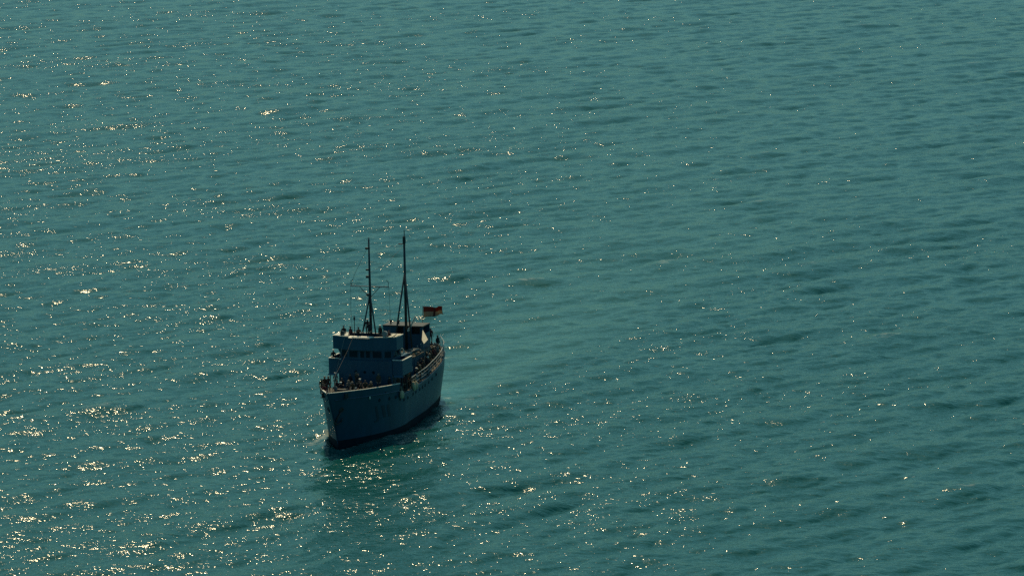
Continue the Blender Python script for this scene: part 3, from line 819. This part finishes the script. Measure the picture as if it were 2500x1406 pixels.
# ------------------------------------------------------------------ the ensign
def make_flag():
    mb = MB(); nu, nv = 30, 12
    L_, Hh = 2.3, 1.3
    def pt(u, v):
        sag = -0.32 * math.sin(u * math.pi * 0.5) * (1 - v * 0.2) + 0.30 * max(0, u - 0.5)
        fold = 0.55 * math.sin(u * 6.2 + v * 1.8 + 0.5) * u ** 0.6
        droop = 1 - 0.30 * math.sin(min(1, u * 1.2) * math.pi * 0.6)
        return (-0.55 * L_ * u + fold, 0.88 * L_ * u - 0.10 * math.sin(u * 9), Hh * (v - 1) * droop + sag + 0.13 * math.sin(u * 8.5 + 0.6) * u)
    me = bpy.data.meshes.new('ensign')
    vs = [pt(i / nu, j / nv) for i in range(nu + 1) for j in range(nv + 1)]
    fs = [(i * (nv + 1) + j, (i + 1) * (nv + 1) + j, (i + 1) * (nv + 1) + j + 1, i * (nv + 1) + j + 1) for i in range(nu) for j in range(nv)]
    me.from_pydata(vs, [], fs)
    uv = me.uv_layers.new(name='UVMap')
    for l in me.loops:
        i, j = divmod(l.vertex_index, nv + 1)
        uv.data[l.index].uv = (i / nu, j / nv)
    me.polygons.foreach_set('use_smooth', [True] * len(me.polygons))
    m = bpy.data.materials.new('ensign_cloth'); m.use_nodes = True
    nt = m.node_tree; N, L = nt.nodes, nt.links
    b = N['Principled BSDF']; b.inputs['Roughness'].default_value = 0.85
    uvn = N.new('ShaderNodeUVMap'); sep = N.new('ShaderNodeSeparateXYZ'); L.new(uvn.outputs[0], sep.inputs[0])
    def cmp_(sock, op, val):
        q = N.new('ShaderNodeMath'); q.operation = op; q.inputs[1].default_value = val; L.new(sock, q.inputs[0]); return q.outputs[0]
    red_t = cmp_(sep.outputs[1], 'GREATER_THAN', 0.52)
    def near(sock, c, w):
        q = N.new('ShaderNodeMath'); q.operation = 'COMPARE'; q.inputs[1].default_value = c; q.inputs[2].default_value = w; L.new(sock, q.inputs[0]); return q.outputs[0]
    bar = near(sep.outputs[0], 0.46, 0.035)
    mx1 = N.new('ShaderNodeMix'); mx1.data_type = 'RGBA'
    mx1.inputs[6].default_value = (0.36, 0.30, 0.22, 1); mx1.inputs[7].default_value = (0.24, 0.055, 0.034, 1)
    L.new(red_t, mx1.inputs[0])
    mx2 = N.new('ShaderNodeMix'); mx2.data_type = 'RGBA'; mx2.inputs[7].default_value = (0.14, 0.06, 0.05, 1)
    L.new(bar, mx2.inputs[0]); L.new(mx1.outputs[2], mx2.inputs[6])
    L.new(mx2.outputs[2], b.inputs['Base Color'])
    tr = N.new('ShaderNodeBsdfTranslucent'); L.new(mx2.outputs[2], tr.inputs[0])
    mix = N.new('ShaderNodeMixShader'); mix.inputs[0].default_value = 0.6
    L.new(b.outputs[0], mix.inputs[1]); L.new(tr.outputs[0], mix.inputs[2])
    L.new(mix.outputs[0], N['Material Output'].inputs[0])
    me.materials.append(m)
    o = link(bpy.data.objects.new('ensign', me))
    so = o.modifiers.new('thick', 'SOLIDIFY'); so.thickness = 0.012
    return tag(o, 'red and off-white ensign streaming from the stern flagstaff', 'flag')
flag = place(make_flag(), staff_b + Vector((0.02, 0.05, -0.05)), 0.0)

# ------------------------------------------------------------------ fenders and rope slung over the port side
def bundle(p, label, seed, n=4):
    g = random.Random(seed); root = link(bpy.data.objects.new('rope_fender', None)); place(root, p)
    for k in range(n):
        x, y, z = g.uniform(-0.55, 0.55), g.uniform(0.05, 0.18), g.uniform(-0.35, 0.1)
        MB().lathe([(0.05, -0.42), (0.16, -0.32), (0.19, 0), (0.16, 0.32), (0.05, 0.42)], (x, y, z), 'z', 10).build('fender', M['rope'], root, smooth=True)
        MB().tube([(x, y, z + 0.4), (x, y - 0.08, z + 0.9)], 0.02, 5).build('lanyard', M['rope'], root)
    return tag(root, label, 'fender')
bundle((-13.9, half_breadth(-13.9, 4.4) + 0.05, 4.75), 'pale rope fenders hanging where the port railing begins', 3, 5)
bundle((-9.4, half_breadth(-9.4, 4.4) + 0.05, 4.35), 'small pale fender hung at the gap behind the forecastle bulwark', 5, 2)
# ------------------------------------------------------------------ people
def make_body(joints, edges, radii, cloth, trousers, skin_from):
    names = list(joints)
    me = bpy.data.meshes.new('person')
    me.from_pydata([joints[k] for k in names], [(names.index(a), names.index(b)) for a, b in edges], [])
    o = link(bpy.data.objects.new('person', me))
    md = o.modifiers.new('skin', 'SKIN')
    lay = me.skin_vertices[0].data
    for i, k in enumerate(names):
        r = radii[k]; lay[i].radius = r if isinstance(r, tuple) else (r, r)
        lay[i].use_root = (k == 'pelvis')
    o.modifiers.new('sub', 'SUBSURF').levels = 1
    dg = bpy.context.evaluated_depsgraph_get()
    res = bpy.data.meshes.new_from_object(o.evaluated_get(dg))
    bpy.data.objects.remove(o); bpy.data.meshes.remove(me)
    for m in (M[cloth], M[trousers], M['skin'], M['iron']): res.materials.append(m)
    J = {k: Vector(v) for k, v in joints.items()}
    for p in res.polygons:
        c = p.center
        best = min(J, key=lambda k: (J[k] - c).length)
        p.material_index = 2 if (best in ('head', 'brow', 'crown', 'nose') or best.startswith(('palm', 'f_'))) else 1 if best.startswith(('hip', 'knee', 'shin')) else 3 if best.startswith(('ankle', 'toe')) else 0
        p.use_smooth = True
    return res

def skeleton(kind):
    """joint positions of a 1.76 m adult facing +x, feet at z = 0"""
    drop, lean = 0.0, 0.0
    if kind == 'crouch': drop, lean = 0.42, 0.22
    if kind == 'sit': drop, lean = 0.48, 0.05
    if kind in ('lean', 'aim'): lean = 0.14
    pz = 0.95 - drop
    j = {'pelvis': (0, 0, pz), 'waist': (lean * 0.3, 0, pz + 0.14), 'chest': (lean * 0.8, 0, pz + 0.37), 'neck': (lean * 1.1, 0, pz + 0.54),
         'head': (lean * 1.15 + 0.015, 0, pz + 0.63), 'brow': (lean * 1.2 + 0.02, 0, pz + 0.71), 'crown': (lean * 1.2, 0, pz + 0.78), 'nose': (lean * 1.2 + 0.125, 0, pz + 0.665)}
    e = [('pelvis', 'waist'), ('waist', 'chest'), ('chest', 'neck'), ('neck', 'head'), ('head', 'brow'), ('brow', 'crown'), ('head', 'nose')]
    r = {'pelvis': (0.15, 0.12), 'waist': (0.14, 0.11), 'chest': (0.17, 0.125), 'neck': 0.06, 'head': 0.085, 'brow': 0.098, 'crown': 0.05, 'nose': 0.018}
    legs = {'stand': ((0.02, 0.5), (0.0, 0.09)), 'lean': ((0.04, 0.5), (-0.06, 0.09)), 'aim': ((0.05, 0.5), (-0.02, 0.09)), 'stride': None, 'point': ((0.02, 0.5), (0, 0.09)), 'crouch': None, 'sit': None}
    for s, n in ((1, 'l'), (-1, 'r')):
        if kind == 'stride': kx, kz, ax, az = (0.24, 0.52, 0.20, 0.09) if s > 0 else (-0.05, 0.5, -0.32, 0.14)
        elif kind == 'crouch': kx, kz, ax, az = (0.42, 0.48, 0.18, 0.09) if s > 0 else (0.30, 0.12, -0.12, 0.10)
        elif kind == 'sit': kx, kz, ax, az = 0.43, 0.47, 0.40 + 0.05 * s, 0.09
        else: (kx, kz), (ax, az) = legs[kind]
        j['hip_' + n] = (0, 0.10 * s, pz - 0.05); j['knee_' + n] = (kx, 0.12 * s, kz); j['shin_' + n] = ((kx + ax) / 2 - 0.02, 0.12 * s, (kz + az) / 2 + 0.04)
        j['ankle_' + n] = (ax, 0.12 * s, az); j['toe_' + n] = (ax + 0.17, 0.14 * s, 0.035)
        e += [('pelvis', 'hip_' + n), ('hip_' + n, 'knee_' + n), ('knee_' + n, 'shin_' + n), ('shin_' + n, 'ankle_' + n), ('ankle_' + n, 'toe_' + n)]
        r.update({'hip_' + n: 0.10, 'knee_' + n: 0.07, 'shin_' + n: 0.062, 'ankle_' + n: 0.05, 'toe_' + n: 0.04})
        cx, cz = j['chest'][0], j['chest'][2] + 0.08
        sh = Vector((cx + 0.01, 0.195 * s, cz))
        if kind == 'aim': el, wr = sh + Vector((0.16, 0.06 * s, -0.20)), sh + Vector((0.40, -0.06 * s, -0.02))
        elif kind == 'point' and s < 0: el, wr = sh + Vector((0.20, 0.10 * s, 0.06)), sh + Vector((0.44, 0.12 * s, 0.16))
        elif kind in ('lean', 'sit', 'crouch'): el, wr = sh + Vector((0.06, 0.07 * s, -0.27)), sh + Vector((0.30, 0.02 * s, -0.36))
        elif kind == 'stride': el, wr = sh + Vector((-0.12 * s, 0.05 * s, -0.27)), sh + Vector((0.02 - 0.14 * s, 0.04 * s, -0.50))
        else: el, wr = sh + Vector((-0.03, 0.06 * s, -0.28)), sh + Vector((0.07, 0.06 * s, -0.53))
        fw = (wr - el).normalized(); sd_ = Vector((0, -s, 0)); sd_ = (sd_ - fw * sd_.dot(fw)).normalized(); dn = fw.cross(sd_)
        pm = wr + fw * 0.07
        j['shoulder_' + n], j['elbow_' + n], j['wrist_' + n], j['palm_' + n] = tuple(sh), tuple(el), tuple(wr), tuple(pm)
        e += [('chest', 'shoulder_' + n), ('shoulder_' + n, 'elbow_' + n), ('elbow_' + n, 'wrist_' + n), ('wrist_' + n, 'palm_' + n)]
        r.update({'shoulder_' + n: 0.075, 'elbow_' + n: 0.055, 'wrist_' + n: 0.036, 'palm_' + n: (0.042, 0.026)})
        for k, (off, ln) in enumerate(((-0.035, 0.062), (-0.012, 0.075), (0.012, 0.07), (0.034, 0.055))):
            a = pm + fw * (0.035 + ln * 0.5) + dn * off; b = pm + fw * (0.03 + ln * 0.85) + dn * off + sd_ * 0.025
            j['f_a%d%s' % (k, n)], j['f_b%d%s' % (k, n)] = tuple(a), tuple(b)
            e += [('palm_' + n, 'f_a%d%s' % (k, n)), ('f_a%d%s' % (k, n), 'f_b%d%s' % (k, n))]
            r['f_a%d%s' % (k, n)] = 0.0095; r['f_b%d%s' % (k, n)] = 0.0085
        a = wr + fw * 0.035 + dn * -0.04 + sd_ * 0.03; b = a + fw * 0.04 + sd_ * 0.012
        j['f_t' + n], j['f_u' + n] = tuple(a), tuple(b)
        e += [('wrist_' + n, 'f_t' + n), ('f_t' + n, 'f_u' + n)]; r['f_t' + n] = 0.012; r['f_u' + n] = 0.010
    return j, e, r

_cache = {}
def person(kind, cloth, trousers, hat, p, facing, label, height=1.76):
    key = (kind, cloth, trousers)
    j, e, r = skeleton(kind)
    if key not in _cache: _cache[key] = make_body(j, e, r, cloth, trousers, None)
    o = link(bpy.data.objects.new('person', _cache[key]))
    place(o, p, facing)
    o.matrix_world = o.matrix_world @ Matrix.Scale(height / 1.76, 4)
    tag(o, label, 'person', 'crew and passengers aboard the ship')
    hx, hz = j['brow'][0], j['brow'][2]
    if hat == 'cap':
        MB().lathe([(0.095, 0.0), (0.098, 0.045), (0.135, 0.07), (0.135, 0.095), (0.06, 0.115)], (hx, 0, hz + 0.015), 'z', 12).add([(hx + .07, -.08, hz + .02), (hx + .07, .08, hz + .02), (hx + .17, .05, hz + .005), (hx + .17, -.05, hz + .005)], [(0, 1, 2, 3)]).build('peaked_cap', M['cap'], o, smooth=False)
    elif hat == 'helmet':
        MB().lathe([(0.165, -0.01), (0.16, 0.01), (0.118, 0.03), (0.10, 0.09), (0.04, 0.125)], (hx, 0, hz + 0.0), 'z', 12).build('steel_helmet', M['helmet'], o, smooth=True)
    elif hat == 'beret':
        MB().lathe([(0.10, 0.0), (0.13, 0.04), (0.12, 0.075), (0.03, 0.09)], (hx - .01, 0, hz + 0.02), 'z', 12).build('beret', M['navy'], o, smooth=True)
    else:
        MB().lathe([(0.097, -0.05), (0.106, 0.0), (0.098, 0.055), (0.045, 0.09)], (hx - 0.022, 0, hz), 'z', 12).build('hair', M['hair'], o, smooth=True)
    return o
def dk(x, y): return (x, y, deck_z(x) - 0.03)
FB = FFL
PEOPLE = [
    # flying bridge
    ('stand', 'maroon', 'navy', 'beret', (-10.5, -1.83, FB), -0.5, 'person in dark red jacket on the open bridge, nearest its flat pale shelves', 1.76),
    ('aim', 'brown', 'navy', 'beret', (-10.5, -0.95, FB), 0.5, 'person in brown coat hunched over the middle of the open bridge rail', 1.74),
    ('stand', 'navy', 'navy', 'hair', (-10.3, 0.38, FB + 0.5), 0.1, 'tall person in black standing highest before the foremast', 1.86),
    ('stand', 'navy', 'navy', 'cap', (-12.3, -0.48, FB + 0.55), 0.3, 'person in white cap half hidden behind the tall one in black', 1.80),
    ('crouch', 'maroon', 'brown', 'hair', (-10.9, 2.65, FB + 0.1), -0.7, 'person in dark red bent down by the pale screens of the open bridge', 1.76),
    # side wing
    ('stand', 'navy', 'navy', 'cap', (-10.7, -3.95, 6.98), 0.3, 'officer in white peaked cap alone on the lower side wing', 1.76),
    # bow
    ('lean', 'brown', 'navy', 'helmet', dk(-3.0, -2.3), 0.1, 'bulky person in brown coat and helmet standing at the far tip of the bow', 1.86),
    ('stand', 'khaki', 'navy', 'hair', dk(-2.2, -2.45), 0.4, 'bareheaded person in khaki pressed beside the bulky helmeted one at the bow', 1.66),
    ('crouch', 'maroon', 'navy', 'hair', dk(-0.3, -1.55), 0.6, 'person in dark red crouching against the bow bulwark', 1.76),
    ('stand', 'grey', 'navy', 'cap', dk(-8.9, -3.15), 0.2, 'person in grey with pale cap beneath the side wing platform', 1.70),
    ('point', 'khaki', 'khaki', 'helmet', dk(-8.3, -0.55), 0.9, 'standing soldier with raised arm in front of the wheelhouse block', 1.80),
    ('stand', 'navy', 'brown', 'hair', dk(-7.4, -0.95), -0.3, 'hatless person in black beside the soldier with raised arm', 1.70),
    ('crouch', 'grey', 'navy', 'helmet', dk(-5.0, -0.35), 0.4, 'grey clad person crouching mid forecastle', 1.74),
    ('crouch', 'khaki', 'khaki', 'helmet', dk(-3.6, 0.6), 0.2, 'soldier in khaki and helmet crouching on the forecastle deck', 1.76),
    ('sit', 'brown', 'brown', 'hair', dk(-3.2, 1.7), -0.5, 'bareheaded person in brown sitting by the near bulwark', 1.76),
    ('sit', 'navy', 'navy', 'cap', dk(-3.0, -0.55), 0.5, 'sailor in white cap sitting on the forecastle', 1.76),
    ('sit', 'grey', 'khaki', 'hair', dk(-1.5, -0.65), -0.2, 'bareheaded person in grey sitting just behind the bow', 1.76),
    ('crouch', 'khaki', 'brown', 'helmet', dk(-4.3, 2.3), 0.8, 'soldier in khaki crouching alone further back at the near forecastle bulwark', 1.76),
    *[(k_, c_, t_, h_, dk(x_, y_), a_, l_, 1.76) for k_, c_, t_, h_, x_, y_, a_, l_ in (('crouch', 'navy', 'navy', 'hair', -6.6, -1.6, 0.2, 'bareheaded person in black crouching near the far side of the deckhouse front'), ('crouch', 'navy', 'brown', 'beret', -4.4, 1.0, 0.6, 'person in black jacket, brown trousers and beret crouching mid foredeck'), ('sit', 'navy', 'navy', 'hair', -2.3, 0.5, -0.4, 'bareheaded person in black sitting behind the bow bulwark'), ('crouch', 'navy', 'navy', 'beret', -1.2, -1.9, 0.3, 'person in black and beret crouching at the bow tip'), ('stand', 'navy', 'navy', 'hair', -7.0, 0.1, 0.7, 'bareheaded person in black standing amid the foredeck crowd'))],
    ('stand', 'brown', 'brown', 'helmet', dk(-4.2, -2.35), 0.5, 'helmeted person in brown standing behind the pair at the bow tip', 1.72),
    ('sit', 'navy', 'navy', 'hair', dk(-4.6, -1.5), 0.0, 'bareheaded person in black sitting on the far side of the forecastle', 1.76),
    ('crouch', 'brown', 'navy', 'cap', dk(-6.3, 0.35), 0.9, 'person in brown with white cap crouching before the deckhouse', 1.76),
    ('sit', 'khaki', 'khaki', 'hair', dk(-5.6, 1.35), 0.3, 'bareheaded soldier sitting mid forecastle in khaki', 1.76),
    ('stand', 'khaki', 'brown', 'helmet', dk(-8.5, 1.9), 0.2, 'helmeted soldier standing against the deckhouse by the near bulwark', 1.72),
    ('stand', 'brown', 'navy', 'cap', (-12.2, 1.0, FB), -0.4, 'person in brown and white cap at the back of the open bridge', 1.74),
    ('lean', 'navy', 'navy', 'beret', (-11.4, -2.9, FB), 0.2, 'person in black and beret at the outer end of the open bridge', 1.70),
    # waist
    ('stand', 'maroon', 'brown', 'beret', dk(-11.6, 3.75), 0.9, 'person in dark red and beret standing in the bulwark gap', 1.76),
    ('lean', 'navy', 'navy', 'cap', dk(-16.1, 3.6), 1.4, 'sailor in white cap leaning on the railing near its forward end', 1.76),
    ('stand', 'khaki', 'brown', 'helmet', dk(-18.0, 3.55), 1.2, 'helmeted soldier in khaki at the middle of the near railing', 1.76),
    ('stand', 'navy', 'navy', 'hair', dk(-9.3, 2.85), 1.3, 'person in black standing at the end of the near bulwark', 1.74),
    ('stride', 'brown', 'navy', 'beret', dk(-10.4, 3.5), 1.0, 'person in brown striding past the gap in the bulwark', 1.74),
    ('lean', 'maroon', 'navy', 'hair', dk(-12.5, 3.6), 1.4, 'person in dark red leaning out behind the bulwark gap', 1.74),
    ('stand', 'khaki', 'khaki', 'helmet', dk(-13.8, 3.5), 1.1, 'helmeted soldier in khaki above the hanging rope fenders', 1.78),
    ('stand', 'brown', 'brown', 'hair', dk(-14.6, 3.3), 0.7, 'bareheaded person in brown just behind the soldier above the fenders', 1.74),
    # after deck
    ('lean', 'brown', 'navy', 'hair', dk(-20.5, 3.05), 1.2, 'person in brown leaning on the near railing amidships', 1.80),
    ('lean', 'khaki', 'khaki', 'helmet', dk(-23.3, 2.85), 1.3, 'helmeted soldier leaning on the after railing', 1.80),
    ('stand', 'brown', 'brown', 'hair', dk(-24.6, 2.75), 1.0, 'bareheaded person in brown in the crowd by the after railing', 1.76),
    ('stand', 'maroon', 'navy', 'beret', dk(-25.9, 2.75), 1.2, 'person in dark red in the crowd by the after railing', 1.80),
    ('stand', 'khaki', 'khaki', 'helmet', dk(-26.9, 2.2), 0.9, 'khaki soldier between the crowd and the stern', 1.76),
    *[(k_, c_, t_, h_, dk(x_, y_), a_, l_ + ' in the second row behind the after railing', 1.76) for k_, c_, t_, h_, x_, y_, a_, l_ in (('stand', 'navy', 'navy', 'hair', -21.3, 2.7, 1.0, 'bareheaded person in black, forward end'), ('stand', 'brown', 'navy', 'beret', -22.7, 2.65, 1.3, 'person in brown jacket and beret'), ('stand', 'navy', 'brown', 'helmet', -23.9, 2.5, 0.8, 'helmeted person in black jacket'), ('stand', 'khaki', 'brown', 'helmet', -26.4, 2.55, 1.1, 'helmeted person in khaki jacket'), ('stand', 'navy', 'navy', 'hair', -28.2, 2.1, 1.2, 'bareheaded person in black, after end'), ('stand', 'brown', 'navy', 'hair', -28.9, 1.5, 0.9, 'bareheaded person in brown'), ('lean', 'navy', 'navy', 'beret', -19.3, 2.75, 1.4, 'leaning person in black and beret'))],
    ('crouch', 'brown', 'brown', 'hair', dk(-30.0, 1.65), 1.2, 'bareheaded person in brown crouching on the stern deck', 1.76),
    ('crouch', 'khaki', 'khaki', 'helmet', dk(-29.2, 2.1), 1.0, 'helmeted soldier crouching by the railing of the stern deck', 1.76),
    ('stand', 'navy', 'brown', 'cap', dk(-22.0, 3.2), 1.1, 'sailor in white cap at the after railing, first of the crowd', 1.76),
    ('lean', 'brown', 'brown', 'helmet', dk(-25.2, 2.2), 0.6, 'helmeted person in brown leaning at the back of the railing crowd', 1.80),
    ('stand', 'grey', 'navy', 'hair', dk(-27.6, 2.6), 1.4, 'person in grey at the railing just ahead of the stern platform', 1.74),
    ('stand', 'navy', 'navy', 'hair', dk(-32.0, 1.25), 1.2, 'person in black standing by the stern, outermost on the right', 1.80),
    ('stand', 'maroon', 'navy', 'hair', (-31.0, 0.75, 6.48), 0.8, 'person in dark red and black standing tall below the ensign', 1.80),
]
MB().box(-31.7, -30.3, 0.15, 1.3, 5.3, 6.48).build('stern_platform', M['house'], ship)
for a in PEOPLE: person(*a)
